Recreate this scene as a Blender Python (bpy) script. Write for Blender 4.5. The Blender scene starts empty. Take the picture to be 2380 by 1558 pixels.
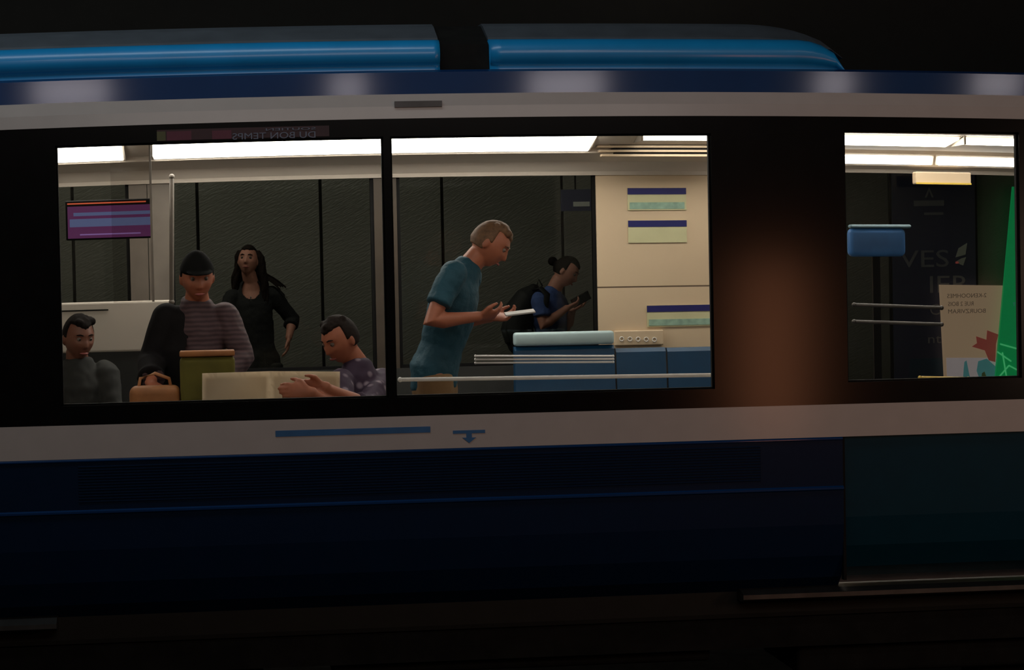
import bpy, bmesh, math, random
from mathutils import Vector, Matrix, noise
random.seed(7)
S = bpy.context.scene
COL = S.collection

# ------------------------------------------------------------------ camera, exposure, light
FPX = 5405.0
PSI, PIT, ROL = math.radians(7.3), math.atan(153/FPX), math.radians(1.13)
CAM = Vector((-10*math.tan(PSI), -10.0, 1.42))
Fw = Vector((math.sin(PSI)*math.cos(PIT), math.cos(PSI)*math.cos(PIT), -math.sin(PIT)))
R0 = Vector((math.cos(PSI), -math.sin(PSI), 0)); U0 = R0.cross(Fw)
Rt = R0*math.cos(ROL) - U0*math.sin(ROL); Up = R0*math.sin(ROL) + U0*math.cos(ROL)
cd = bpy.data.cameras.new('camera'); cam = bpy.data.objects.new('camera', cd); COL.objects.link(cam)
cd.sensor_width = 36; cd.lens = 36*FPX/2380; cd.clip_end = 200
cam.matrix_world = Matrix(((Rt.x, Up.x, -Fw.x, CAM.x), (Rt.y, Up.y, -Fw.y, CAM.y), (Rt.z, Up.z, -Fw.z, CAM.z), (0, 0, 0, 1)))
S.camera = cam
S.view_settings.view_transform = 'Standard'; S.view_settings.look = 'None'
S.view_settings.exposure = 0; S.view_settings.gamma = 1; S.view_settings.use_curve_mapping = False
def P(px, py, y):
    """world point on the plane at depth y that a photograph pixel shows"""
    d = Fw + Rt*((px-1190)/FPX) + Up*((779-py)/FPX)
    return CAM + d*((y-CAM.y)/d.y)
def X(px, y=0.0, py=620): return P(px, py, y).x
def Z(py, y=0.0, px=1190): return P(px, py, y).z

w = bpy.data.worlds.new('dark_station'); S.world = w; w.use_nodes = True
w.node_tree.nodes['Background'].inputs[0].default_value = (0.5, 0.48, 0.42, 1)
w.node_tree.nodes['Background'].inputs[1].default_value = 0.004
def area(name, loc, target, sx, sy, power, color):
    l = bpy.data.lights.new(name, 'AREA'); l.shape = 'RECTANGLE'; l.size = sx; l.size_y = sy
    l.energy = power; l.color = color
    o = bpy.data.objects.new(name, l); COL.objects.link(o); o.location = loc
    o.rotation_euler = (Vector(target)-Vector(loc)).to_track_quat('-Z', 'Y').to_euler()
    return o
# ceiling lamps of the near side of the station
def lamp_x(px, yl):
    xb = X(px, 0.05, 200); return CAM.x + (xb-CAM.x)*(10+abs(yl))/10
for px, wd in ((135, .50), (812, .22), (1345, .52), (2000, .25), (2400, .35)):
    area('ceiling_lamp', (lamp_x(px, 5.4), -5.4, 4.75), (lamp_x(px, 5.4), -1.0, 1.8), wd, .24, 8*wd, (1.0, .90, .95))
area('platform_light', (-2.2, -1.3, 4.9), (-2.0, 0.0, 2.4), 4.6, .7, 34, (.85, .95, 1.0))
area('hall_light', (0.3, -9.6, 4.6), (0, 0, 1.0), 5.0, 1.2, 60, (1.0, .86, .78))
_w = P(1795, 820, 3.4)
area('added_warm_light', (_w.x, -3.4, _w.z), (_w.x-.9, 0, _w.z), .34, 1.05, 3.6, (1.0, .36, .17))  # added unseen lamp, makes the brown glow on the black pillar
area('added_warm_light', (4.6, -4.2, 1.3), (2.6, 0, 0.8), .8, .8, 17.0, (1.0, .64, .46))  # added unseen lamp, warms and brightens the lower stripe at right
# opposite platform
area('far_platform_light', (-1.5, 4.9, 3.8), (0.2, 7.2, 1.2), 7.0, .5, 42, (1.0, .92, .80))

# ------------------------------------------------------------------ materials
def mat(name, col, rough=.5, metal=0, spec=.5, coat=0, coat_rough=.1, var=.12, scale=9, bump=0, bscale=60, emit=None, estr=0):
    m = bpy.data.materials.new(name); m.use_nodes = True
    nt = m.node_tree; b = nt.nodes['Principled BSDF']
    tc = nt.nodes.new('ShaderNodeTexCoord')
    n = nt.nodes.new('ShaderNodeTexNoise'); n.inputs['Scale'].default_value = scale; n.inputs['Detail'].default_value = 4
    nt.links.new(tc.outputs['Object'], n.inputs['Vector'])
    r = nt.nodes.new('ShaderNodeValToRGB')
    r.color_ramp.elements[0].position = .3; r.color_ramp.elements[1].position = .7
    r.color_ramp.elements[0].color = (*[c*(1-var) for c in col], 1)
    r.color_ramp.elements[1].color = (*[min(1, c*(1+var)) for c in col], 1)
    nt.links.new(n.outputs['Fac'], r.inputs[0]); nt.links.new(r.outputs[0], b.inputs['Base Color'])
    b.inputs['Roughness'].default_value = rough; b.inputs['Metallic'].default_value = metal
    b.inputs['Specular IOR Level'].default_value = spec
    b.inputs['Coat Weight'].default_value = coat; b.inputs['Coat Roughness'].default_value = coat_rough
    if bump:
        n2 = nt.nodes.new('ShaderNodeTexNoise'); n2.inputs['Scale'].default_value = bscale
        nt.links.new(tc.outputs['Object'], n2.inputs['Vector'])
        bp = nt.nodes.new('ShaderNodeBump'); bp.inputs['Strength'].default_value = bump; bp.inputs['Distance'].default_value = .01
        nt.links.new(n2.outputs['Fac'], bp.inputs['Height']); nt.links.new(bp.outputs[0], b.inputs['Normal'])
    if emit:
        b.inputs['Emission Color'].default_value = (*emit, 1); b.inputs['Emission Strength'].default_value = estr
    return m
def stripes(name, c1, c2, scale, rough=.8, axis='Z', dist=2.0):
    m = mat(name, c1, rough); nt = m.node_tree; b = nt.nodes['Principled BSDF']
    tc = nt.nodes['Texture Coordinate']
    wv = nt.nodes.new('ShaderNodeTexWave'); wv.bands_direction = axis
    wv.inputs['Scale'].default_value = scale; wv.inputs['Distortion'].default_value = dist
    nt.links.new(tc.outputs['Object'], wv.inputs['Vector'])
    r = nt.nodes.new('ShaderNodeValToRGB'); r.color_ramp.elements[0].color = (*c1, 1); r.color_ramp.elements[1].color = (*c2, 1)
    nt.links.new(wv.outputs['Fac'], r.inputs[0]); nt.links.new(r.outputs[0], b.inputs['Base Color'])
    return m
def glass(name, tint, ior=1.45):
    m = bpy.data.materials.new(name); m.use_nodes = True; nt = m.node_tree
    nt.nodes.remove(nt.nodes['Principled BSDF']); out = nt.nodes['Material Output']
    t = nt.nodes.new('ShaderNodeBsdfTransparent'); t.inputs[0].default_value = (*tint, 1)
    g = nt.nodes.new('ShaderNodeBsdfGlossy'); g.inputs['Roughness'].default_value = .02
    fr = nt.nodes.new('ShaderNodeFresnel'); fr.inputs['IOR'].default_value = ior
    mx = nt.nodes.new('ShaderNodeMixShader')
    nt.links.new(fr.outputs[0], mx.inputs[0]); nt.links.new(t.outputs[0], mx.inputs[1]); nt.links.new(g.outputs[0], mx.inputs[2])
    nt.links.new(mx.outputs[0], out.inputs[0]); return m
M = dict(
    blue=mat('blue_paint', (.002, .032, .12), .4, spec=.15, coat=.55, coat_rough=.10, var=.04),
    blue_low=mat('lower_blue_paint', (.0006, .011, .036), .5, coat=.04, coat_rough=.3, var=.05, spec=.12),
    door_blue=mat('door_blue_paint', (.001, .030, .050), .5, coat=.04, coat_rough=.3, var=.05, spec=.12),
    roof_blue=mat('roof_gloss_blue', (.008, .27, .62), .38, coat=.5, coat_rough=.16, var=.1, scale=3),
    roof_grey=mat('roof_grey', (.07, .085, .10), .6),
    stripe=mat('grey_stripe_paint', (.47, .43, .40), .5, var=.03, spec=.3, coat=.5, coat_rough=.18),
    black=mat('black_gloss', (.004, .004, .004), .19, spec=.4, var=.2),
    rubber=mat('black_rubber', (.006, .006, .006), .7, spec=.15),
    under=mat('underframe_black', (.007, .007, .006), .85, spec=.2, var=.4),
    steel=mat('brushed_steel', (.55, .53, .50), .3, metal=1, var=.05),
    sill=mat('worn_sill_steel', (.12, .115, .11), .45, metal=1, var=.2),
    cream=mat('cream_panel', (.68, .53, .36), .45, var=.03, scale=3),
    ivory=mat('ivory_panel', (.60, .54, .46), .5, var=.04, scale=3),
    cove=mat('cove_panel', (.72, .64, .55), .6, var=.03, scale=2),
    ceil=mat('car_ceiling', (.62, .58, .52), .6, var=.03),
    floor=mat('car_floor', (.12, .12, .13), .6),
    seat=mat('blue_seat_plastic', (.003, .052, .125), .4, var=.08),
    seat_pale=mat('pale_seat_plastic', (.45, .60, .62), .4, var=.1, scale=2),
    lens=mat('light_lens', (1, 1, 1), .5, emit=(1, .93, .84), estr=10.0), lens_near=mat('near_light_lens', (1, 1, 1), .5, emit=(1, .93, .84), estr=3.2),
    glass=glass('window_glass', (.93, .94, .93)), fglass=glass('far_window_glass', (.88, .90, .87), 1.22),
    wallp=mat('grey_wall_panel', (.17, .17, .145), .42, var=.12, scale=1.2, bump=.25, bscale=140),
    groove=mat('wall_groove', (.012, .011, .008), .9),
    concrete=mat('dark_concrete', (.06, .058, .05), .85, var=.3, bump=.3, bscale=20),
    pfloor=mat('platform_granite', (.10, .10, .095), .5, var=.3, scale=80),
    navy=mat('navy_print', (.014, .014, .13), .5), notice=mat('notice_print', (.62, .60, .36), .6, var=.06), teal=mat('teal_print', (.30, .46, .36), .6, var=.2, scale=30),
    seam=mat('panel_seam', (.12, .08, .05), .8),
    skin=mat('skin_light', (.64, .29, .21), .5, var=.08, scale=20), skin_warm=mat('skin_warm', (.40, .13, .068), .5, var=.08, scale=20),
    skin_dim=mat('skin_brown', (.20, .075, .045), .5, var=.1, scale=20),
    eye=mat('eye_white', (.20, .155, .13), .7, spec=.2), iris=mat('dark_iris', (.02, .012, .008), .2), lip=mat('lips', (.34, .09, .08), .4),
    hair_dark=mat('dark_brown_hair', (.016, .010, .008), .8, spec=.2, var=.4, scale=60), hair_brown=mat('brown_hair', (.15, .075, .035), .7, var=.3, scale=60),
    hair_black=mat('black_hair', (.010, .007, .006), .85, spec=.15, var=.3, scale=60),
    cardi=mat('black_knit', (.016, .017, .018), .85, var=.2, bump=.4, bscale=200), cardi_top=mat('black_jersey', (.008, .008, .008), .9),
    bluetee=mat('blue_cotton', (.085, .145, .40), .85, var=.1, bump=.3), denim=mat('dark_denim', (.02, .025, .05), .9, bump=.3),
    tealtee=mat('teal_cotton', (.007, .062, .095), .75, var=.12, scale=8, bump=.3), khaki=mat('khaki_cotton', (.19, .105, .042), .85, var=.1),
    jacket=mat('dark_jacket', (.010, .009, .010), .9, spec=.15, var=.2), mauve=stripes('mauve_striped_knit', (.10, .056, .062), (.045, .024, .030), 14),
    capm=mat('black_cap_cloth', (.006, .006, .006), .95, spec=.1), darkred=mat('dark_red_knit', (.10, .045, .04), .85),
    charcoal=mat('charcoal_cloth', (.030, .031, .029), .9),
    bag=mat('black_nylon', (.014, .015, .016), .7, var=.3), leather=mat('tan_leather', (.36, .14, .045), .55, var=.2, scale=12),
    lime=mat('olive_green_canvas', (.13, .115, .014), .8, var=.15), paper=mat('newspaper_page', (.70, .58, .42), .9, var=.04), ink=mat('news_ink', (.12, .12, .12), .9),
    phone=mat('phone_black', (.01, .01, .01), .2), phonecase=mat('phone_case_white', (.6, .58, .55), .4),
    green=mat('green_glow_print', (.012, .42, .15), .5, var=.1, emit=(.003, .17, .05), estr=.8), beige=mat('beige_glow_print', (.44, .33, .25), .6, var=.05, scale=2, emit=(.34, .22, .145), estr=.55),  # glow added to both, for the brightness of the reflections
    pillar=mat('dimmed_taupe_pillar', (.17, .145, .12), .5), pillar_dark=mat('dimmed_brown_pillar', (.06, .045, .032), .5),  # pillar colours darkened for the dimmer light on them
    pnavy=mat('poster_navy', (.05, .06, .13), .5, var=.1, scale=2), plet=mat('poster_grey_letters', (.22, .23, .27), .6), pink_red=mat('red_print', (.30, .05, .05), .6, var=.3, emit=(.15, .03, .025), estr=.8),  # red has an added glow to suit the reflected advert
    ptext=mat('dark_text', (.10, .075, .06), .8, emit=(.06, .04, .03), estr=.8), lilac=mat('lilac_glow_print', (.42, .38, .42), .6, emit=(.36, .29, .31), estr=.5), teal_fig=mat('teal_figure_print', (.06, .16, .18), .6, var=.3, emit=(.04, .12, .13), estr=.8),  # reflected advert's colours, with an added glow
    whitebar=mat('white_enamel', (.85, .83, .80), .25, coat=.5, var=.02), white=mat('white_print', (.62, .65, .62), .6), wine=mat('reflected_wine', (.045, .016, .02), .5, var=.2), yellowbar=mat('yellow_paint', (.75, .52, .08), .35, coat=.5),
    adtext=mat('ad_grey_letters', (.17, .19, .25), .6), maroon=mat('ad_maroon', (.13, .03, .05), .6), adyellow=mat('ad_olive', (.10, .10, .04), .6),  # colours of the advert reflection painted on the black header
    logo=mat('blue_emblem_print', (.03, .13, .30), .5), decal=mat('dark_plate', (.12, .11, .105), .6),
)
# patterned blouse
m = mat('purple_floral_cloth', (.13, .07, .13), .8); nt = m.node_tree
v = nt.nodes.new('ShaderNodeTexVoronoi'); v.inputs['Scale'].default_value = 17
nt.links.new(nt.nodes['Texture Coordinate'].outputs['Object'], v.inputs['Vector'])
r = nt.nodes.new('ShaderNodeValToRGB'); r.color_ramp.interpolation = 'EASE'
r.color_ramp.elements[0].color = (.26, .20, .25, 1); r.color_ramp.elements[0].position = .12
r.color_ramp.elements[1].color = (.045, .024, .052, 1); r.color_ramp.elements[1].position = .36
nt.links.new(v.outputs['Distance'], r.inputs[0]); nt.links.new(r.outputs[0], nt.nodes['Principled BSDF'].inputs['Base Color'])
M['floral'] = m
# hatched wall panels: fine slanting grain in the metal
nt = M['wallp'].node_tree; tc = nt.nodes['Texture Coordinate']
mp = nt.nodes.new('ShaderNodeMapping'); mp.inputs['Rotation'].default_value = (0, math.radians(28), 0)
nt.links.new(tc.outputs['Object'], mp.inputs['Vector'])
mp2 = nt.nodes.new('ShaderNodeMapping'); mp2.inputs['Scale'].default_value = (14, 1, 70); nt.links.new(mp.outputs[0], mp2.inputs['Vector'])
for n in nt.nodes:
    if n.type == 'TEX_NOISE' and abs(n.inputs['Scale'].default_value-140) < 1:
        n.inputs['Scale'].default_value = 1.2; nt.links.new(mp2.outputs[0], n.inputs['Vector'])
    if n.type == 'BUMP': n.inputs['Strength'].default_value = .38; n.inputs['Distance'].default_value = .012

# ------------------------------------------------------------------ object helpers
def empty(name, loc, label=None, cat=None, group=None):
    o = bpy.data.objects.new(name, None); COL.objects.link(o); o.location = loc; o.empty_display_size = .1
    if label: tag(o, label, cat, group)
    return o
def tag(o, label=None, cat=None, group=None, kind=None):
    if label: o['label'] = label
    if cat: o['category'] = cat
    if group: o['group'] = group
    if kind: o['kind'] = kind
    return o
def link(name, me, m, parent=None, smooth=False):
    o = bpy.data.objects.new(name, me); COL.objects.link(o)
    for mm in (m if isinstance(m, (list, tuple)) else [m]): me.materials.append(mm)
    if smooth:
        for p in me.polygons: p.use_smooth = True
    if parent:
        o.parent = parent; o.matrix_parent_inverse = Matrix.Translation(-absloc(parent))
    return o
def absloc(o):
    v = Vector(o.location)
    return v if o.type == 'EMPTY' else Vector((0, 0, 0))
def mesh_of(bm, name='m'):
    me = bpy.data.meshes.new(name); bmesh.ops.recalc_face_normals(bm, faces=bm.faces[:]); bm.to_mesh(me); bm.free(); return me
def obj(name, bm, m, parent=None, smooth=False): return link(name, mesh_of(bm), m, parent, smooth)
def box(bm, x0, x1, y0, y1, z0, z1, bev=0):
    r = bmesh.ops.create_cube(bm, size=1); vs = r['verts']
    for v in vs:
        v.co = Vector(((x0+x1)/2+v.co.x*(x1-x0), (y0+y1)/2+v.co.y*(y1-y0), (z0+z1)/2+v.co.z*(z1-z0)))
    if bev:
        es = list({e for v in vs for e in v.link_edges})
        bmesh.ops.bevel(bm, geom=es, offset=bev, segments=3, affect='EDGES', profile=.5)
    return bm
def nb(): return bmesh.new()
def bx(*a, **k): return box(nb(), *a, **k)
def extrude_profile(bm, prof, x0, x1, nx=24):
    """closed (y,z) profile swept along x"""
    rings = []
    for i in range(nx+1):
        x = x0+(x1-x0)*i/nx
        rings.append([bm.verts.new((x, y, z)) for y, z in prof])
    n = len(prof)
    for a, b in zip(rings, rings[1:]):
        for j in range(n):
            bm.faces.new((a[j], a[(j+1) % n], b[(j+1) % n], b[j]))
    bm.faces.new(rings[0]); bm.faces.new(rings[-1][::-1])
    return bm
def skin_prof(outer, t=.03):
    """outer = open polyline of (y,z); closes it on the inside"""
    return outer + [(y+t, z) for y, z in reversed(outer)]
def poly(bm, pts, y0, y1):
    """flat polygon of (x,z) points with thickness y0..y1"""
    a = [bm.verts.new((x, y0, z)) for x, z in pts]; b = [bm.verts.new((x, y1, z)) for x, z in pts]
    n = len(pts); bm.faces.new(a); bm.faces.new(b[::-1])
    for j in range(n): bm.faces.new((a[j], b[j], b[(j+1) % n], a[(j+1) % n]))
    return bm
def loft(bm, pts, rad, side=Vector((1, 0, 0)), seg=16, cap=.8):
    pts = [Vector(p) for p in pts]; rad = [(r, r) if not isinstance(r, tuple) else r for r in rad]
    P2, R2 = [], []
    t0 = (pts[1]-pts[0]).normalized(); t1 = (pts[-1]-pts[-2]).normalized()
    def capp(p, r, t, inv):
        L = []
        for k in (0.05, .45, .8):
            s = math.sqrt(max(0.0, 1-(1-k)**2)); L.append((p+t*(1-k)*min(r)*cap, (r[0]*s, r[1]*s)))
        return L if not inv else L[::-1]
    for p, r in capp(pts[0], rad[0], -t0, False): P2.append(p); R2.append(r)
    P2 += pts; R2 += rad
    for p, r in capp(pts[-1], rad[-1], t1, True): P2.append(p); R2.append(r)
    rings = []
    for i, p in enumerate(P2):
        t = (P2[min(i+1, len(P2)-1)]-P2[max(i-1, 0)]).normalized()
        s = side-t*side.dot(t)
        if s.length < 1e-3: s = t.orthogonal()
        s.normalize(); n = t.cross(s)
        rings.append([bm.verts.new(p+s*R2[i][0]*math.cos(a)+n*R2[i][1]*math.sin(a)) for a in (2*math.pi*k/seg for k in range(seg))])
    for a, b in zip(rings, rings[1:]):
        for j in range(seg): bm.faces.new((a[j], a[(j+1) % seg], b[(j+1) % seg], b[j]))
    bm.faces.new(rings[0][::-1]); bm.faces.new(rings[-1])
    return bm
def ball(bm, c, r, rot=None, u=20, v=14):
    res = bmesh.ops.create_uvsphere(bm, u_segments=u, v_segments=v, radius=1)
    r = r if isinstance(r, (tuple, list)) else (r, r, r)
    for q in res['verts']:
        k = Vector((q.co.x*r[0], q.co.y*r[1], q.co.z*r[2]))
        if rot: k = rot @ k
        q.co = k+Vector(c)
    return bm
def tube(bm, p0, p1, r, seg=12): return loft(bm, [p0, p1], [r, r], side=Vector((.31, .2, .93)), seg=seg, cap=.3)
def fuse(bm, voxel=.006, it=4, fac=.5):
    bmesh.ops.recalc_face_normals(bm, faces=bm.faces[:])
    me = bpy.data.meshes.new('t'); bm.to_mesh(me); bm.free()
    o = bpy.data.objects.new('t', me); COL.objects.link(o)
    r = o.modifiers.new('r', 'REMESH'); r.mode = 'VOXEL'; r.voxel_size = voxel; r.use_smooth_shade = True
    if it:
        s = o.modifiers.new('s', 'SMOOTH'); s.iterations = it; s.factor = fac
    dg = bpy.context.evaluated_depsgraph_get(); dg.update()
    out = bpy.data.meshes.new_from_object(o.evaluated_get(dg))
    bpy.data.objects.remove(o); bpy.data.meshes.remove(me)
    out.materials.clear()
    return out
def text_mesh(s, height, mirror=False, depth=.001):
    c = bpy.data.curves.new('t', 'FONT'); c.body = s; c.size = height/.72; c.extrude = depth; c.resolution_u = 3
    o = bpy.data.objects.new('t', c); COL.objects.link(o)
    dg = bpy.context.evaluated_depsgraph_get(); dg.update()
    me = bpy.data.meshes.new_from_object(o.evaluated_get(dg))
    bpy.data.objects.remove(o)
    me.materials.clear()
    wd = max([v.co.x for v in me.vertices])
    for v in me.vertices:
        x, y, z = v.co; v.co = Vector(((wd-x) if mirror else x, -z, y))
    if mirror: me.flip_normals()
    return me, wd
def put_text(name, s, x, y, z, height, m, parent, mirror=False, width=None):
    me, wd = text_mesh(s, height, mirror)
    k = (width/wd) if width else 1
    for v in me.vertices: v.co = Vector((x+v.co.x*k, y+v.co.y, z+v.co.z))
    return link(name, me, m, parent)

# ------------------------------------------------------------------ the station
XL, XR = -6.0, 7.5
WY = 7.6                                   # far station wall
f = obj('floor', bx(XL, XR, -1.2, 5.9, -1.15, -1.0), mat('track_bed', (.012, .011, .010), .95, spec=.1, var=.4)); tag(f, kind='structure')
f = obj('floor', bx(XL, XR, 5.9, WY+.3, -1.0, 0.0), M['pfloor']); tag(f, kind='structure')
f = obj('ceiling', bx(XL, XR, 2.9, WY+.3, 4.6, 4.8), M['concrete']); tag(f, kind='structure')
f = obj('trim_2', bx(XL-3, XR+3, 3.0, 3.4, 2.50, 4.8), M['groove']); tag(f, kind='structure')  # added matt black beam, makes the gap above the train dark
wl = empty('wall_back', (0, WY, 0)); tag(wl, kind='structure')
obj('wall_backing', bx(XL, XR, WY+.03, WY+.25, 0, 4.6), M['groove'], wl)
seams = [X(p, WY) for p in (462, 748)]; stp = seams[1]-seams[0]
bm = nb(); g = .011
k = -4
edges = []
xs = seams[0]-5*stp
while xs < XR:
    box(bm, max(XL, xs+g), min(XR, xs+stp-g), WY-.02, WY+.03, .08, 4.5, bev=.004); xs += stp
obj('wall_panel', bm, M['wallp'], wl)
obj('baseboard_back', bx(XL, XR, WY-.03, WY+.0, 0, .08), M['groove'], wl)
tag(obj('trim_1', bx(XL, XR, 5.9, 6.0, .0, .012), M['yellowbar']), kind='structure')

# ------------------------------------------------------------------ the train
T = empty('metro_train', (0, 1.3, 0), 'dark blue metro train with light grey stripes, black window band and lit interior', 'train')
train_objs = []
def tp(name, bm, m, parent=None, smooth=False, label=None, warp=True):
    o = obj(name, bm, m, parent or T, smooth)
    if label: o['label'] = label
    if warp: train_objs.append(o)
    return o
TX0, TX1 = -3.6, 4.6
zR, zR2, zC, zB = Z(55, .5), Z(92, .2), Z(152, .06), Z(166, .05)
zs_t, zs_b = Z(215), Z(272)
zw_t = Z(313, 0, 1190)
zw_b = Z(917)
zl_t, zl_b = Z(961), Z(1038)
zr_b = Z(1157); zk = Z(1396, .12)
XD0 = X(1955)                               # door edge on the right
xr_end = X(1985, .1)
# lower body up to the rib band
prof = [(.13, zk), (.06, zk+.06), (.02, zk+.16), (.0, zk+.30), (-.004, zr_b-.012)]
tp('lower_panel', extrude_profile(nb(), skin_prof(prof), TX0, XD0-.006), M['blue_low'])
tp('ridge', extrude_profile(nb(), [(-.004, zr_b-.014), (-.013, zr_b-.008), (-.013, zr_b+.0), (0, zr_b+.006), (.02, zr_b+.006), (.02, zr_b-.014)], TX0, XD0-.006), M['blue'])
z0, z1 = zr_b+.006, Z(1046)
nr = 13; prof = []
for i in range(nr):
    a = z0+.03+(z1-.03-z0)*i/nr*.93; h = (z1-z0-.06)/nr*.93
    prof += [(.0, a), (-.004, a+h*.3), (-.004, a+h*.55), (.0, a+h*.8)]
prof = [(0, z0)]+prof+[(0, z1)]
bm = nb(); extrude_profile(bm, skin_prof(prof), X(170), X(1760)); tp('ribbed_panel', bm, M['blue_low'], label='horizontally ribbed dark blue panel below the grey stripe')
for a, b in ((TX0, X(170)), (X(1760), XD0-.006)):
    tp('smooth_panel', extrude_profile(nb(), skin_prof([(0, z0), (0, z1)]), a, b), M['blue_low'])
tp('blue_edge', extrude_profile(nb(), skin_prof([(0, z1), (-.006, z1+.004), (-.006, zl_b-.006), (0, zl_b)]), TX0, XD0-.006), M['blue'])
tp('lower_stripe', extrude_profile(nb(), skin_prof([(-.002, zl_b), (-.002, zl_t)]), TX0, TX1), M['stripe'])
# door on the right
prof = [(.16, zk+.05), (.08, zk+.10), (.035, zk+.2), (.018, zk+.33), (.016, zl_b)]
dr = tp('door', extrude_profile(nb(), skin_prof(prof), XD0+.006, TX1), M['door_blue'], label='teal blue sliding door below the right window')
tp('door_seam', bx(XD0-.006, XD0+.006, .01, .05, zk+.05, zl_b), M['rubber'])
tp('door_sill', extrude_profile(nb(), [(.05, zk-.035), (.0, zk-.02), (.0, zk+.0), (.05, zk+.015), (.2, zk+.015), (.2, zk-.035)], X(1715), TX1), M['sill'], label='thin worn steel door sill')
tp('door_sill', extrude_profile(nb(), [(.05, zk-.045), (.0, zk-.03), (.0, zk-.01), (.05, zk+.01), (.2, zk+.01), (.2, zk-.045)], TX0, X(110)), M['sill'], label='thin worn steel door sill')
# black window band with three openings
W1 = (X(135), X(897)); W2 = (X(913), X(1657)); W3 = (X(1967), X(2372))
zw3_t, zw3_b = Z(300, 0, 1190)-.045, P(2160, 884, 0).z
zw3_t = P(2160, 303, 0).z+.028*(P(2160, 303, 0).x/2.2)**2
bm = nb()
xsn = [TX0, W1[0], W1[1], W2[0], W2[1], W3[0], W3[1], TX1]
for i in range(7):
    a, b = xsn[i], xsn[i+1]
    n = max(1, int((b-a)/.2))
    for k in range(n):
        p, q = a+(b-a)*k/n, a+(b-a)*(k+1)/n
        if i in (1, 3, 5):
            t, bb = (zw_t, zw_b) if i != 5 else (zw3_t, zw3_b)
            box(bm, p, q, 0, .035, t, zs_b); box(bm, p, q, 0, .035, zl_t, bb)
        else:
            box(bm, p, q, 0, .035, zl_t, zs_b)
bmesh.ops.remove_doubles(bm, verts=bm.verts[:], dist=1e-5)
tp('window_band', bm, M['black'], label='glossy black band around the side windows')
for a, b in (W1, W2, W3):
    t, bb = (zw_t, zw_b) if a != W3[0] else (zw3_t, zw3_b)
    bm = nb(); n = 8
    for k in range(n): box(bm, a+(b-a)*k/n, a+(b-a)*(k+1)/n, .014, .019, bb, t)
    bmesh.ops.remove_doubles(bm, verts=bm.verts[:], dist=1e-5)
    bmesh.ops.delete(bm, geom=[f for f in bm.faces if abs(f.normal.x) > .9 and a+.01 < f.calc_center_median().x < b-.01], context='FACES')
    wp = tp('window_pane', bm, M['glass'])
    bm = nb(); e = .008
    for k in range(n):
        p, q = a+(b-a)*k/n, a+(b-a)*(k+1)/n
        box(bm, p, q, .02, .045, bb, bb+e); box(bm, p, q, .02, .045, t-e, t)
    box(bm, a, a+e, .02, .045, bb, t); box(bm, b-e, b, .02, .045, bb, t)
    o = obj('window_seal', bm, M['rubber'], wp); train_objs.append(o)
# upper stripe, blue band, roof
tp('upper_stripe', extrude_profile(nb(), skin_prof([(-.002, zs_b), (.004, (zs_b+zs_t)/2), (.018, zs_t)]), TX0, TX1), M['stripe'])
tp('upper_band', extrude_profile(nb(), skin_prof([(.018, zs_t), (.018+(zB-zs_t)*.182, zB), (.07, zB+.012), (.35, zB+.02)]), TX0, TX1), M['blue'])
def fairing(x0, x1, round_end=False):
    ys = [(.16, zB), (.14, zC-.01)]
    cy, cz, r = .225, (zC+zR2)/2, (zR2-zC)/2+.004
    prof = [(.17, zB-.01), (.165, zC-.01)]
    for i in range(13):
        a = math.radians(-50+i*11.5); prof.append((cy-r*1.15*math.cos(a), cz+r*math.sin(a)))
    return prof
pr = fairing(0, 0)
topy = pr[-1][0]
X_A, X_B = X(1033, .15), X(1150, .15)
for (a, b) in ((TX0, X_A), (X_B, xr_end)):
    body = [(y, z) for y, z in pr]+[(topy+.10, pr[-1][1]+.002), (.9, pr[-1][1]-.02), (.9, zB-.01)]
    bm = extrude_profile(nb(), body, a, b, 30)
    if b == xr_end:
        for v in bm.verts:
            d = (b-v.co.x)
            if d < .22:
                v.co.z = zB+(v.co.z-zB)*math.sqrt(max(.0, 1-((.22-d)/.22)**2))*1.0
    fo = tp('roof_fairing', bm, M['roof_blue'], smooth=True, label='glossy blue roof fairing')
    top = [(topy+.015, pr[-1][1]-.002), (topy+.03, pr[-1][1]+.012), (.42, zR-.02), (.50, zR), (.9, zR+.01), (.9, zR2-.01)]
    bm = extrude_profile(nb(), top, a, b, 30)
    if b == xr_end:
        for v in bm.verts:
            d = (b-v.co.x)
            if d < .42: v.co.z = zB+(v.co.z-zB)*(1-.5*(1-math.sqrt(max(.0, 1-((.42-d)/.42)**2))))
    o = obj('top_cover', bm, M['roof_grey'], fo); o['label'] = 'dull grey top cover'; train_objs.append(o)
tp('roof_gap_panel', extrude_profile(nb(), [(.19, zB-.01), (.19, zC), (.20, zR2-.02), (.30, zR2+.02), (.5, zR-.01), (.9, zR-.01), (.9, zB-.01)], X_A+.002, X_B-.002), M['under'], label='dark recessed panel between the two roof fairings')
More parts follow.
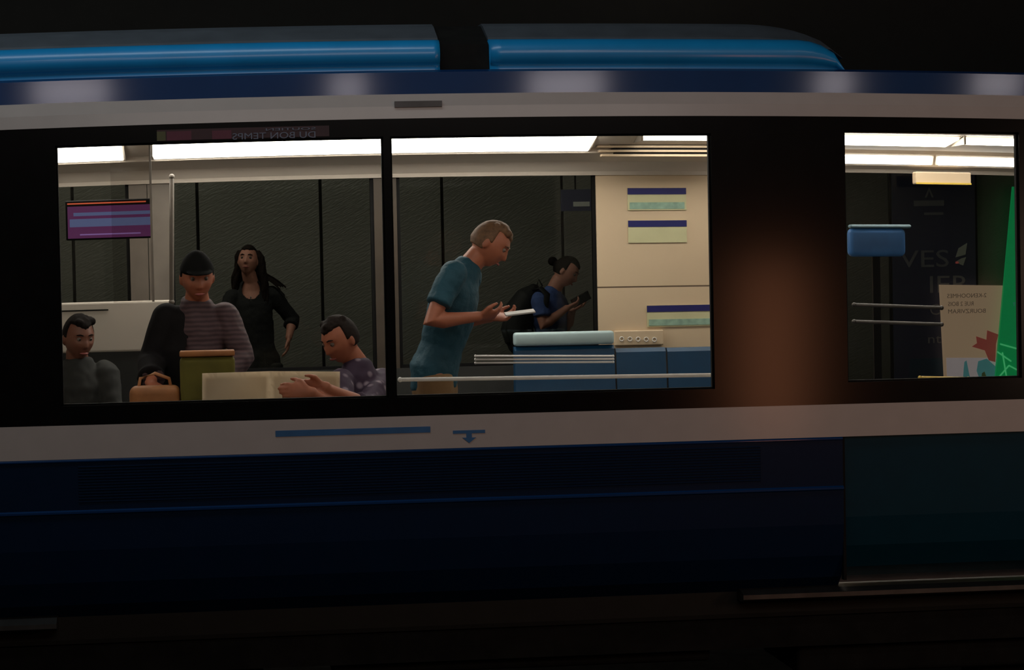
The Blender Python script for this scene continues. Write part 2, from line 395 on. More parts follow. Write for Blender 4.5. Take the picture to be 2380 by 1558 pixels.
# main roof, far side, floor
tp('roof', bx(TX0, TX1, .36, 2.5, zB+.0, zB+.03), M['under'])
tp('side_wall_far', bx(TX0, X(1940, 2.45), 2.5, 2.56, 0.0, .88), M['blue_low'])
tp('car_floor', bx(TX0, TX1, .3, 2.5, -.06, .0), M['floor'])
bm = nb(); box(bm, TX0, TX1, .16, 2.4, -.30, -.07); 
tp('underframe', bm, M['under'])
for a, b, zz in ((-2.9, -1.1, -.42), (-.8, .9, -.36), (1.3, 3.2, -.44)):
    bm = nb(); box(bm, a, b, .22, .9, zz, -.28, bev=.02)
    o = tp('equipment_box', bm, M['under'])
tp('skirt_rail', extrude_profile(nb(), [(.14, zk-.12), (.13, zk-.10), (.13, zk), (.16, zk), (.16, zk-.12)], TX0, TX1), M['groove'])
for a in (-2.4, 2.6):
    bm = nb(); r = bmesh.ops.create_cone(bm, cap_ends=True, segments=40, radius1=.42, radius2=.42, depth=.28)
    for v in r['verts']: v.co = Vector((a+v.co.x, .45+v.co.z, -.58+v.co.y))
    wo = tp('wheel', bm, M['rubber']); 
    bm = nb(); r = bmesh.ops.create_cone(bm, cap_ends=True, segments=24, radius1=.2, radius2=.16, depth=.05)
    for v in r['verts']: v.co = Vector((a+v.co.x, .29+v.co.z, -.58+v.co.y))
    o = obj('hub', bm, M['under'], wo)
# interior lining
FY = 2.45
zf_t = Z(400, FY); zf_b = .90
tp('inner_ceiling', bx(TX0, TX1, .1, 2.46, 2.135, 2.16), M['ceil'])
tp('near_lining', bx(TX0, TX1, .05, .09, .35, zl_t-.01), M['ivory'])
for a, b in ((TX0, W1[0]-.03), (W2[1]+.03, W3[0]-.03), (W3[1]+.02, TX1)): tp('near_pillar', bx(a, b, .05, .09, zl_t-.01, 2.12), M['ivory'])
tp('mullion', bx(W1[1]-.002, W2[0]+.002, .036, .075, zw_b, zw_t), M['black'])
for a, b in ((W1[0]-.03, W1[1]+.01), (W2[0]-.01, W2[1]+.03)):
    tp('window_ledge', extrude_profile(nb(), [(.05, zw_b-.10), (.05, zw_b-.004), (.07, zw_b+.004), (.11, zw_b), (.12, zw_b-.10)], a, b), M['ivory'])
tp('near_header', bx(TX0, TX1, .05, .10, zw_t+.01, 2.13), M['ivory'])
# cove above the far windows
tp('cove', extrude_profile(nb(), [(FY+.02, zf_t-.02), (FY-.01, zf_t-.02), (FY-.015, zf_t+.0), (FY-.06, zf_t+.05), (2.22, Z(356, 2.2)), (2.22, 2.14), (FY+.02, 2.14)], TX0, X(1925, FY)), M['cove'])
tp('cove', extrude_profile(nb(), [(FY+.02, zf_t+.0), (FY-.01, zf_t+.0), (FY-.03, zf_t+.02), (2.36, P(2090, 378, 2.33).z+.021), (2.36, 2.14), (FY+.02, 2.14)], X(1925, FY), TX1), M['cove'])
# far wall: pillars and panels between the far windows
def wallpiece(name, pa, pb, z0_, z1_, m, label=None, d=.06):
    return tp(name, bx(X(pa, FY), X(pb, FY), FY, FY+d, z0_, z1_), M[m], label=label)
wallpiece('far_pillar', 303, 345, zf_b, 2.1, 'pillar'); wallpiece('far_pillar', 347, 398, zf_b, 2.1, 'pillar')
wallpiece('far_pillar', 872, 925, zf_b, 2.1, 'pillar_dark')
wallpiece('far_panel', 1388, 1940, 0, Z(672, FY)-.004, 'cream'); wallpiece('far_panel', 1388, 1940, Z(672, FY)+.004, 2.1, 'cream', 'warm cream panel between the far window and the door')
wallpiece('panel_seam', 1388, 1940, Z(672, FY)-.004, Z(672, FY)+.004, 'seam', d=.04)
wallpiece('far_wainscot', -60, 1388, 0, zf_b, 'charcoal')
tp('far_left_end', bx(TX0, X(-60, FY), FY, FY+.06, 0, 2.1), M['ivory'])
for a, b in ((398, 872), (925, 1388), (-60, 303), (1940, 2440)):
    bm = bx(X(a, FY), X(b, FY), FY+.03, FY+.036, zf_b if a not in (1940, ) else .1, 2.05)
    fp = tp('far_window_pane', bm, M['fglass'])
    bm = nb(); e = .018; x0, x1 = X(a, FY), X(b, FY); zb = zf_b if a != 1940 else .1
    box(bm, x0, x0+e, FY+.01, FY+.055, zb, 2.05); box(bm, x1-e, x1, FY+.01, FY+.055, zb, 2.05)
    box(bm, x0+e, x1-e, FY+.01, FY+.055, zb, zb+e)
    o = obj('window_frame', bm, M['rubber'], fp); train_objs.append(o)
tp('far_right_end', bx(X(2440, FY), TX1, FY, FY+.06, 0, 2.1), M['ivory'])
# end bulkheads of this stretch of car keep the light inside
for x in (TX0, TX1-.03): tp('bulkhead', bx(x, x+.03, .09, FY, 0, 2.14), M['ivory'])
# decals on the body
x0, x1 = X(640, 0, 990), X(1000, 0, 990)
tp('emblem_strip', bx(x0, x1, -.004, -.002, Z(1000), Z(986)), M['logo'], label='thin blue printed strip on the lower grey stripe')
xc = X(1090, 0, 1005); zc = Z(1008); rr = .035
bm = nb(); poly(bm, [(xc-rr*2, zc+.020), (xc+rr*2, zc+.020), (xc+rr*2, zc+.006), (xc+.012, zc+.006), (xc+.012, zc-.012), (xc+.03, zc-.012), (xc, zc-.036), (xc-.03, zc-.012), (xc-.012, zc-.012), (xc-.012, zc+.006), (xc-rr*2, zc+.006)], -.004, -.002)
tp('arrow_emblem', bm, M['logo'], label='small blue downward arrow emblem')
tp('dark_plate', bx(X(925), X(1035), -.004, .006, Z(246), Z(232)), M['decal'])
# advert reflection painted as a strip on the black header
ad = tp('reflected_strip', bx(X(372), X(772), -.002, .0, P(572, 317, 0).z+.0, P(572, 292, 0).z), M['wine'], label='dim wine red advert reflection over the left window')
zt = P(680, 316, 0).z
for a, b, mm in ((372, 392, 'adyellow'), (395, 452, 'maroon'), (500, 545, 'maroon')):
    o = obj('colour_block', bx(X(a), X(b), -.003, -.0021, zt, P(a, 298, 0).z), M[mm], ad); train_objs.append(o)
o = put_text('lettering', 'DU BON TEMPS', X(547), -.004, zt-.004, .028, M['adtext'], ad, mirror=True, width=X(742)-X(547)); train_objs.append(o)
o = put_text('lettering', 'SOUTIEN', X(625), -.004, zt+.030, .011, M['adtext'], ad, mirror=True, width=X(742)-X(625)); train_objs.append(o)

# ------------------------------------------------------------------ fittings in the car
fit = []
def fitting(name, loc, label, cat, group=None): return empty(name, loc, label, cat, group)
def fp_(name, bm, m, parent, smooth=False, warp=True):
    o = obj(name, bm, m, parent, smooth)
    if warp: train_objs.append(o)
    return o
def cl(pa, pb, label, low=False, yb_=None):
    a, b = X(pa, 2.05, 335), X(pb, 2.05, 335)
    t = fitting('ceiling_light', ((a+b)/2, 2.05, 2.1), label, 'ceiling light', 'ceiling lights along the car')
    ya, za, yb, zb_ = 2.2, Z(352, 2.2), 1.9, 2.105
    if yb_: pm = (pa+pb)/2; xm = X(pm, 2.2, yb_); za = P(pm, yb_, 2.2).z+.028*(xm/2.2)**2
    if low: ya, za, yb, zb_ = 2.33, P(2090, 375, 2.33).z+.021, 2.31, P(2090, 359, 2.31).z+.021
    bm = nb(); extrude_profile(bm, [(ya, za), (yb, zb_), (yb+.01, zb_+.012), (ya+.01, za+.012)], a+.012, b-.012); fp_('diffuser', bm, M['lens'], t)
    bm = nb(); extrude_profile(bm, [(ya+.012, za+.0), (yb+.011, zb_+.013), (yb+.011, zb_+.022), (ya+.02, za+.01)], a, b)
    box(bm, a, a+.012, yb, ya, min(za, zb_)+.0, zb_+.02) if not low else None
    fp_('housing', bm, M['ivory'], t)
cl(60, 289, 'short bright ceiling light at the far left of the left window')
cl(350, 1382, 'long bright ceiling light spanning the left and middle windows')
cl(1478, 1820, 'bright ceiling light at the right end of the middle window', yb_=334)
cl(1905, 2214, 'upper left ceiling light seen through the door window', yb_=342)
cl(2220, 2420, 'upper right ceiling light seen through the door window', yb_=343)
cl(1905, 2206, 'lower left thin ceiling light seen through the door window', True)
cl(2212, 2420, 'lower right thin ceiling light seen through the door window', True)
tp('light_trough', extrude_profile(nb(), [(2.215, Z(350, 2.2)+.014), (1.915, 2.125), (1.6, 2.125), (1.6, 2.132), (2.215, 2.132)], TX0, TX1), M['cove'])
for a, b, lb in ((-3.3, -1.2, 'left'), (-1.1, 1.1, 'middle'), (1.2, 3.3, 'right')):
    t = fitting('ceiling_light', ((a+b)/2, .5, 2.12), lb+' one of the ceiling lights above the near windows, hidden behind the black header', 'ceiling light', 'ceiling lights above the near windows')
    fp_('diffuser', bx(a, b, .38, .62, 2.10, 2.112), M['lens_near'], t); fp_('housing', bx(a-.01, b+.01, .36, .64, 2.113, 2.13), M['ivory'], t)
t = fitting('air_grille', (X(1560, 2.2), 2.2, 2.0), 'cream slatted air grille under the ceiling light near the black pillar', 'grille')
for i, (za, zb_) in enumerate(((336, 341), (347, 351), (357, 361))):
    fp_('slat', bx(X(1420+i*5, 2.2), X(1700, 2.2), 2.16, 2.2, P(1540, zb_, 2.2).z+.012, P(1540, za, 2.2).z+.012), M['rubber'], t)
    fp_('slat', bx(X(1390+i*5, 2.2), X(1700, 2.2), 2.15, 2.21, P(1540, zb_+5, 2.2).z+.012, P(1540, zb_, 2.2).z+.012), M['cream'], t)
# notices on the cream panel
def notice(pa, pb, ya, yb, yc, label, tealrow=True):
    t = fitting('notice', (X((pa+pb)/2, FY-.01), FY-.01, P(pa, yc, FY).z), label, 'notice', 'notices on the cream panel')
    a, b = X(pa, FY-.01), X(pb, FY-.01); z = lambda y: P((pa+pb)/2, y, FY-.01).z
    fp_('sheet', bx(a, b, FY-.006, FY-.001, z(yc), z(ya)), M['notice'], t)
    fp_('header', bx(a, b, FY-.008, FY-.006, z(yb), z(ya)), M['navy'], t)
    if tealrow: fp_('picture_row', bx(a+.01, b-.01, FY-.008, FY-.006, z(yc-3), z(yb+(yc-yb)*.5)), M['teal'], t)
notice(1462, 1598, 434, 449, 486, 'top notice with navy header on the cream panel')
notice(1462, 1598, 510, 525, 562, 'middle notice with navy header on the cream panel', False)
notice(1502, 1690, 708, 723, 758, 'lowest notice with navy header, just above the five ring vents')
t = fitting('ring_plate', (X(1482, 2.42), 2.42, P(1482, 788, 2.42).z), 'small cream plate with five ring shaped holes under the lowest notice', 'plate')
fp_('plate', bx(X(1425, 2.42), X(1540, 2.42), 2.425, 2.448, P(1482, 803, 2.42).z, P(1482, 768, 2.42).z, bev=.006), M['cream'], t)
for px in (1445, 1464, 1483, 1502, 1521):
    bm = nb(); c = P(px, 788+(px-1445)*.02, 2.422)
    pts = [c+Vector((.011*math.cos(a), 0, .011*math.sin(a))) for a in [2*math.pi*k/20 for k in range(21)]]
    for p, q in zip(pts, pts[1:]): tube(bm, p, q, .0025, 6)
    fp_('ring', bm, M['whitebar'], t, True)
# seats
def seat(pa, pb, ytop, label, pale=False, m='seat', yd=2.12):
    a, b = X(pa, yd), X(pb, yd); zt = P((pa+pb)/2, ytop, yd).z
    t = fitting('seat', ((a+b)/2, yd, 0), label, 'seat', 'seats along the far wall')
    zz = zt-.075 if pale else zt
    bm = nb(); extrude_profile(bm, [(yd, .46), (yd+.05, zz-.02), (yd+.07, zz), (yd+.11, zz), (yd+.12, .42)], a, b, 6); fp_('backrest', bm, M[m], t)
    if pale: fp_('head_pad', bx(a, b, yd+.04, yd+.12, zz+.004, zt, bev=.015), M['seat_pale'], t, True)
    fp_('cushion', bx(a, b, yd-.36, yd+.04, .40, .46, bev=.02), M[m], t, True)
    fp_('pedestal', bx((a+b)/2-.04, (a+b)/2+.04, yd-.05, yd+.1, 0, .4), M['steel'], t)
seat(1195, 1428, 772, 'pale topped blue seat beyond the person in teal, left of the cream panel', True)
seat(1432, 1548, 810, 'bright blue seat under the five ring plate')
seat(1552, 1690, 808, 'blue seat beside the black pillar, right of the brightest blue seat')
def rail(pts, r, label, name='grab_rail', m='steel'):
    t = fitting(name, pts[0], label, 'rail', None); bm = nb()
    for p, q in zip(pts, pts[1:]): tube(bm, p, q, r)
    fp_('bar', bm, M[m], t, True)
    for q in (pts[0], pts[-1]): bm = nb(); ball(bm, q, r*1.25); fp_('end_cap', bm, M[m], t, True)
    return t
rail([P(930, 883, .2), P(1668, 872, .2)], .009, 'long bright white rail along the bottom of the middle window', 'grab_rail', 'whitebar')
for i, (ya, yb) in enumerate(((828, 828), (836, 835), (844, 842))):
    rail([P(1105, ya, 1.75), P(1425, yb, 1.75)], .0055, ('uppermost', 'middle', 'lowest')[i]+' of three short white bars right of the person in teal', 'grab_rail', 'whitebar')
# white seat partition on the left, with its dark joint
t = fitting('seat_partition', (X(260, 2.2), 2.2, 0), 'large off-white partition panel in the left window under the purple screen', 'partition')
a, b = X(100, 2.2), X(398, 2.2); za, zb_ = P(250, 698, 2.2).z, P(250, 818, 2.2).z
fp_('panel', bx(a, b, 2.17, 2.21, zb_, za, bev=.012), M['ivory'], t)
fp_('joint', bx(a, X(250, 2.2), 2.166, 2.17, P(200, 720, 2.2).z, P(200, 717, 2.2).z), M['rubber'], t)
fp_('post', bx(a+.05, a+.09, 2.17, 2.21, 0, zb_), M['steel'], t); fp_('post', bx(b-.09, b-.05, 2.17, 2.21, 0, zb_), M['steel'], t)
fp_('lower_panel', bx(a+.09, b-.09, 2.18, 2.20, .2, zb_), M['charcoal'], t)
# purple information screen
t = fitting('information_screen', (X(262, 2.0), 2.0, 1.8), 'purple and blue lit information screen in the upper left of the left window', 'screen')
a, b = X(160, 2.0), X(352, 2.0); z = lambda y: P(256, y, 2.0).z
fp_('housing', bx(a-.01, b+.01, 2.0, 2.05, z(550), z(456), bev=.006), M['rubber'], t)
scr = mat('screen_purple', (.02, .01, .02), .4, emit=(.20, .035, .17), estr=.32); scb = mat('screen_blue', (.02, .02, .03), .4, emit=(.16, .20, .42), estr=.38)
scl = mat('screen_line', (.02, .02, .03), .4, emit=(.42, .22, .62), estr=.4); sco = mat('screen_orange', (.02, .02, .03), .4, emit=(.8, .12, .04), estr=.7)
sc_ = fp_('display', bx(a, b, 1.996, 2.0, z(546), z(470)), scr, t)
for y0, y1, mm, i0, i1 in ((462, 465, sco, 0, -.02), (485, 493, scb, .03, 0), (500, 519, scb, .01, 0), (536, 539, scl, .06, -.05)):
    o = obj('text_line', bx(a+i0, b+i1, 1.993, 1.996, z(y1), z(y0)), mm, sc_); train_objs.append(o)
rail([P(399, 405, 2.0), P(399, 700, 2.0)], .012, 'slim vertical pole beside the off-white partition', 'grab_pole', 'pillar')
t = fitting('glass_screen', (X(283, 1.0), 1.0, 0), 'clear draught screen standing beside the purple information screen', 'glass screen')
fp_('pane', bx(X(262, 1.0), X(352, 1.0), 1.0, 1.008, P(300, 700, 1).z, P(300, 330, 1).z), glass('screen_glass', (.92, .91, .90)), t)
fp_('frame', bx(X(352, 1.0), X(357, 1.0), .99, 1.02, P(300, 700, 1).z, P(300, 330, 1).z), M['pillar'], t)
# things in the door area (right window)
t = fitting('overhead_panel', (X(2190, 2.3), 2.3, P(2190, 400, 2.3).z), 'cream overhead panel under the thin lights in the door window', 'panel')
fp_('box', bx(X(2128, 2.3), X(2256, 2.3), 2.27, 2.34, P(2190, 412, 2.3).z, P(2190, 382, 2.3).z, bev=.008), M['cream'], t)
fp_('edge', bx(X(2128, 2.3), X(2256, 2.3), 2.265, 2.27, P(2190, 412, 2.3).z, P(2190, 408, 2.3).z), M['yellowbar'], t)
t = fitting('blue_backrest', (X(2040, 1.9), 1.9, P(2040, 590, 1.9).z), 'rounded pale blue padded board at the left edge of the door window', 'backrest')
a, b = X(1974, 1.9), X(2108, 1.9); za, zb_ = P(2040, 590, 1.9).z, P(2040, 513, 1.9).z
fp_('pad', bx(a, b, 1.9, 1.96, za, zb_-.02, bev=.028), mat('pale_blue_pad', (.035, .15, .40), .5, var=.15), t, True)
fp_('top_edge', bx(a+.012, b+.03, 1.905, 1.965, zb_-.02, zb_, bev=.01), mat('grey_blue_edge', (.12, .22, .27), .5), t, True)
fp_('stem', bx((a+b)/2-.02, (a+b)/2+.02, 1.93, 1.95, 0, za+.02), M['rubber'], t)
for i, (ya, yb) in enumerate(((706, 712), (746, 752))):
    rail([P(1985, ya, 1.6), P(2188, yb, 1.6)], .010, ('upper', 'lower')[i]+' dull horizontal bar in the door window', 'grab_rail', 'sill')
rail([P(2138, 878, 1.4), P(2250, 880, 1.4)], .008, 'short yellow bar at the bottom of the door window', 'grab_rail', 'yellowbar')

# ------------------------------------------------------------------ posters on the far station wall
def zz(px, py, y): return P(px, py, y).z
PY = WY-.06
t = empty('wall_poster', (X(2165, PY), PY, 1.4), 'tall dim navy poster with large grey letters VES and IER', 'poster')
pxa, pxb = X(2075, PY), X(2268, PY)
obj('sheet', bx(pxa, pxb, PY, PY+.04, zz(2170, 960, PY), zz(2170, 395, PY)), M['pnavy'], t)
obj('frame', bx(pxa-.02, pxb+.02, PY+.01, PY+.045, zz(2170, 966, PY), zz(2170, 389, PY)), M['rubber'], t)
def ptx(s, xa, xb, yb, hpx, name='lettering', m='plet', y=PY, par=t, mir=False):
    h = zz(xa, yb-hpx, y)-zz(xa, yb, y)
    return put_text(name, s, X(xa, y), y-.003, zz((xa+xb)/2, yb, y), h, M[m], par, mirror=mir, width=X(xb, y)-X(xa, y))
ptx('VES', 2090, 2205, 621, 41); ptx('IER', 2155, 2252, 680, 41); ptx('C', 2158, 2182, 732, 26); ptx('ntielles', 2152, 2262, 797, 22)
obj('text_bar', bx(X(2126, PY), X(2196, PY), PY-.003, PY, zz(2160, 479, PY), zz(2160, 466, PY)), M['plet'], t)
obj('text_bar', bx(X(2150, PY), X(2194, PY), PY-.003, PY, zz(2160, 500, PY), zz(2160, 494, PY)), M['plet'], t)
bm = nb(); c = (X(2162, PY), zz(2162, 450, PY))
poly(bm, [(c[0]-.035, c[1]-.03), (c[0], c[1]+.05), (c[0]+.035, c[1]-.03), (c[0]+.02, c[1]-.03), (c[0], c[1]+.02), (c[0]-.02, c[1]-.03)], PY-.003, PY); obj('emblem', bm, M['plet'], t)
bm = nb(); c = Vector((X(2234, PY), 0, zz(2234, 592, PY)))
poly(bm, [(c.x-.045, c.z-.02), (c.x-.02, c.z+.05), (c.x+.05, c.z+.09), (c.x+.035, c.z+.0), (c.x+.0, c.z-.01)], PY-.004, PY)
poly(bm, [(c.x-.035, c.z-.05), (c.x+.0, c.z-.03), (c.x+.04, c.z-.02), (c.x+.015, c.z-.085), (c.x-.01, c.z-.075)], PY-.004, PY); obj('leaf_figure', bm, M['white'], t)
obj('red_mark', bx(X(2221, PY), X(2228, PY), PY-.004, PY, zz(2224, 613, PY), zz(2224, 608, PY)), M['pink_red'], t)
obj('blue_block', bx(X(2110, PY), X(2200, PY), PY-.003, PY, zz(2160, 884, PY), zz(2160, 833, PY)), mat('poster_blue', (.02, .07, .14), .5), t)
# reflection of a beige advert, built as a glowing board
BY = WY-.14
t = empty('reflected_board', (X(2270, BY), BY, 1.0), 'beige advert reflection with dark lettering and a red and teal picture at its foot', 'poster')
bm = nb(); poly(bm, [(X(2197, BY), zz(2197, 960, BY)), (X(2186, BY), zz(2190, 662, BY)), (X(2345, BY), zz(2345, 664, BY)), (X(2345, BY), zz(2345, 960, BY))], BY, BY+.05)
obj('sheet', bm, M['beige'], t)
bm = nb(); poly(bm, [(X(2199, BY), zz(2199, 958, BY)), (X(2196, BY), zz(2196, 832, BY)), (X(2340, BY), zz(2340, 832, BY)), (X(2340, BY), zz(2340, 958, BY))], BY-.002, BY); obj('lilac_ground', bm, M['lilac'], t)
for s, xa, xb, yb in (('2-KENOOHMES', 2200, 2292, 692), ('RUE 2 BOIS', 2202, 2262, 711), ('BOURZVIRAM', 2202, 2290, 728)):
    ptx(s, xa, xb, yb, 10, m='ptext', y=BY, par=t, mir=True)
def pic(pts, m, nm, lay=.004):
    bm = nb(); poly(bm, [(X(a, BY), zz(a, b, BY)) for a, b in pts], BY-lay, BY-lay+.002); obj(nm, bm, M[m], t)
pic([(2292, 768), (2318, 778), (2312, 800), (2310, 842), (2295, 838), (2286, 815), (2256, 806), (2268, 798), (2266, 782), (2290, 790)], 'pink_red', 'red_figure')
pic([(2238, 842), (2243, 838), (2248, 866), (2252, 885), (2234, 885), (2236, 860)], 'teal_fig', 'small_figure')
pic([(2270, 840), (2290, 834), (2310, 852), (2322, 890), (2275, 890), (2266, 862)], 'teal_fig', 'teal_figure', .006)
pic([(2278, 868), (2284, 864), (2292, 886), (2276, 888)], 'cream', 'pale_spot', .008)
# green reflection, built as a glowing banner
GY = WY-.22
t = empty('reflected_banner', (X(2345, GY), GY, 1.0), 'bright green wedge shaped reflection at the right edge of the door window', 'banner')
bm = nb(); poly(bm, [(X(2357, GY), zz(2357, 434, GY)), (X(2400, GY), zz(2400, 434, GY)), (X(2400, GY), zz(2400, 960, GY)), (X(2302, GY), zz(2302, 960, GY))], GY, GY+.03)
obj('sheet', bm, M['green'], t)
put_text('lettering', 'TU', X(2352, GY), GY-.003, zz(2355, 712, GY), .03, M['teal_fig'], t)
bm = nb()
for a, b in (((2325, 800), (2368, 812)), ((2318, 818), (2350, 840)), ((2330, 820), (2340, 880)), ((2345, 850), (2368, 862)), ((2315, 885), (2345, 850))):
    tube(bm, P(a[0], a[1], GY-.002), P(b[0], b[1], GY-.002), .006, 6)
obj('line_drawing', bm, mat('pale_green_glow_print', (.10, .50, .25), .6, emit=(.05, .33, .13), estr=1.0), t)  # glow added to match the green reflection
obj('foot', bx(X(2310, GY), X(2392, GY), GY-.1, GY+.14, 0, .04), M['rubber'], t)
for a, b in ((2315, 2330), (2370, 2385)): obj('support', bx(X(a, GY), X(b, GY), GY, GY+.03, .03, zz(2320, 958, GY)), M['rubber'], t)
# reflection of a sign, built as a board above the person in blue
t = empty('reflected_sign', (X(1372, 6.3), 6.3, zz(1372, 478, 6.3)), 'dim navy sign reflection with two short white bars left of the cream panel', 'sign')
obj('board', bx(X(1308, 6.3), X(1412, 6.3), 6.3, 6.34, zz(1370, 490, 6.3), zz(1370, 440, 6.3)), M['pnavy'], t)
obj('white_bar', bx(X(1335, 6.3), X(1373, 6.3), 6.296, 6.3, zz(1355, 480, 6.3), zz(1355, 469, 6.3)), M['white'], t)
obj('white_bar', bx(X(1382, 6.3), X(1410, 6.3), 6.296, 6.3, zz(1395, 480, 6.3), zz(1395, 469, 6.3)), M['white'], t)
obj('hanger', bx(X(1340, 6.3), X(1343, 6.3), 6.31, 6.33, zz(1370, 440, 6.3), 4.6), M['rubber'], t)

# ------------------------------------------------------------------ people
def head_r(d):
    x, y, z = d
    wx = .076*(1-.34*max(0, -z)**1.6)*(1-.06*max(0, z)**2)
    X_ = x*wx; Zc = z*.116
    if y < 0: Y_ = y*.094*(1-.10*max(0, -z)**2)
    else: Y_ = y*.100*(1-.55*max(0, -z-.15))
    if y < 0:
        f = min(1, -y*1.4)
        G = lambda cx, cz, sx, sz: math.exp(-((X_-cx)/sx)**2-((Zc-cz)/sz)**2)
        Y_ += .011*f*(G(.031, .010, .017, .013)+G(-.031, .010, .017, .013))
        Y_ -= .005*f*(G(.028, .033, .024, .010)+G(-.028, .033, .024, .010))
        nz = 0
        if -.040 < Zc < .022: nz = (.022-Zc)/.062*.027 if Zc > -.030 else .026*(1-(-.030-Zc)/.010*.75)
        Y_ -= nz*f*math.exp(-(X_/(.009+.006*(.022-Zc)/.06))**2) if nz > 0 else 0
        Y_ -= .007*f*(G(0, -.058, .024, .006)+.9*G(0, -.071, .020, .006))
        Y_ -= .010*f*G(0, -.098, .026, .016)
        Y_ -= .005*f*(G(.045, -.022, .022, .02)+G(-.045, -.022, .022, .02))
    return Vector((X_, Y_, Zc))
def frame(fwd, up):
    f_ = Vector(fwd).normalized(); u = Vector(up); u = (u-f_*u.dot(f_)).normalized(); r_ = f_.cross(u)
    # local -Y looks forward, +Z up
    return Matrix((( -r_.x if False else r_.x*-1, -f_.x, u.x), (-r_.y, -f_.y, u.y), (-r_.z, -f_.z, u.z)))
def add_head(bm, c, Rm, s=1):
    res = bmesh.ops.create_uvsphere(bm, u_segments=72, v_segments=56, radius=1)
    for v in res['verts']: v.co = Vector(c)+Rm @ (head_r(v.co.normalized())*s)
    for sx in (-1, 1):
        ball(bm, Vector(c)+Rm @ (Vector((sx*.077, .012, -.008))*s), (.009*s, .019*s, .031*s), Rm @ Matrix.Rotation(sx*.25, 3, 'Z'))
def add_hand(bm, wr, d, n, th, curl=.5, s=1, spread=.1):
    """wr wrist, d direction of the hand, n palm normal, th side the thumb is on"""
    d = Vector(d).normalized(); n = Vector(n); n = (n-d*n.dot(d)).normalized(); sd = d.cross(n)
    if sd.dot(Vector(th)) < 0: sd = -sd
    wr = Vector(wr)
    loft(bm, [wr-d*.02*s, wr+d*.02*s, wr+d*.055*s, wr+d*.088*s], [(.027*s, .020*s), (.032*s, .016*s), (.041*s, .015*s), (.040*s, .012*s)], side=sd, seg=12)
    for i, (o, L) in enumerate(((.030, .070), (.010, .078), (-.010, .072), (-.029, .056))):
        p = wr+d*(.085-abs(i-1.2)*.004)*s+sd*o*s; pts = [p-d*.012*s]; a = curl*.35; dd = d+sd*(o*spread*6)
        for k, fr in enumerate((.0, .44, .30, .26)):
            if k == 0: pts.append(p); continue
            a += curl*(.55 if k > 1 else .3)
            v = (dd.normalized()*math.cos(a)+n*math.sin(a)); p = p+v*L*fr*s; pts.append(p)
        loft(bm, pts, [.0095*s, .0095*s, .0088*s, .008*s, .007*s], side=sd, seg=10)
    p = wr+d*.022*s+sd*.024*s
    q = p+(d*.65+sd*.75+n*.25).normalized()*.036*s; r_ = q+(d*.9+sd*.25+n*.4*curl).normalized()*.030*s; e = r_+(d+n*.5*curl).normalized()*.022*s
    loft(bm, [p, q, r_, e], [.015*s, .0125*s, .010*s, .008*s], side=n, seg=10)
def limb(bm, a, b, c, ra, rm, rb, rc, side, grow=0, frac=2.0):
    """upper + lower limb; frac in 0..2 says how far a sleeve reaches"""
    a, b, c = Vector(a), Vector(b), Vector(c); pts, rad = [a], [ra+grow]
    def put(t, r0):
        if t <= frac+1e-6: pts.append(a.lerp(b, t) if t <= 1 else b.lerp(c, t-1)); rad.append(r0+grow)
    put(.35, ra*.97); put(.7, rm*1.02)
    for t, r0 in ((1.0, rm), (1.25, rm*1.03), (1.6, (rm+rb)/2*.95), (1.9, rb), (2.0, rb)): put(t, r0)
    if frac < 2 and frac not in (.35, .7, 1.0, 1.25, 1.6, 1.9):
        pts.append(a.lerp(b, frac) if frac <= 1 else b.lerp(c, frac-1)); rad.append((rm if frac > .7 else ra*.95)+grow+.004)
    loft(bm, pts, rad, side=side, seg=16, cap=.25 if grow else .6)
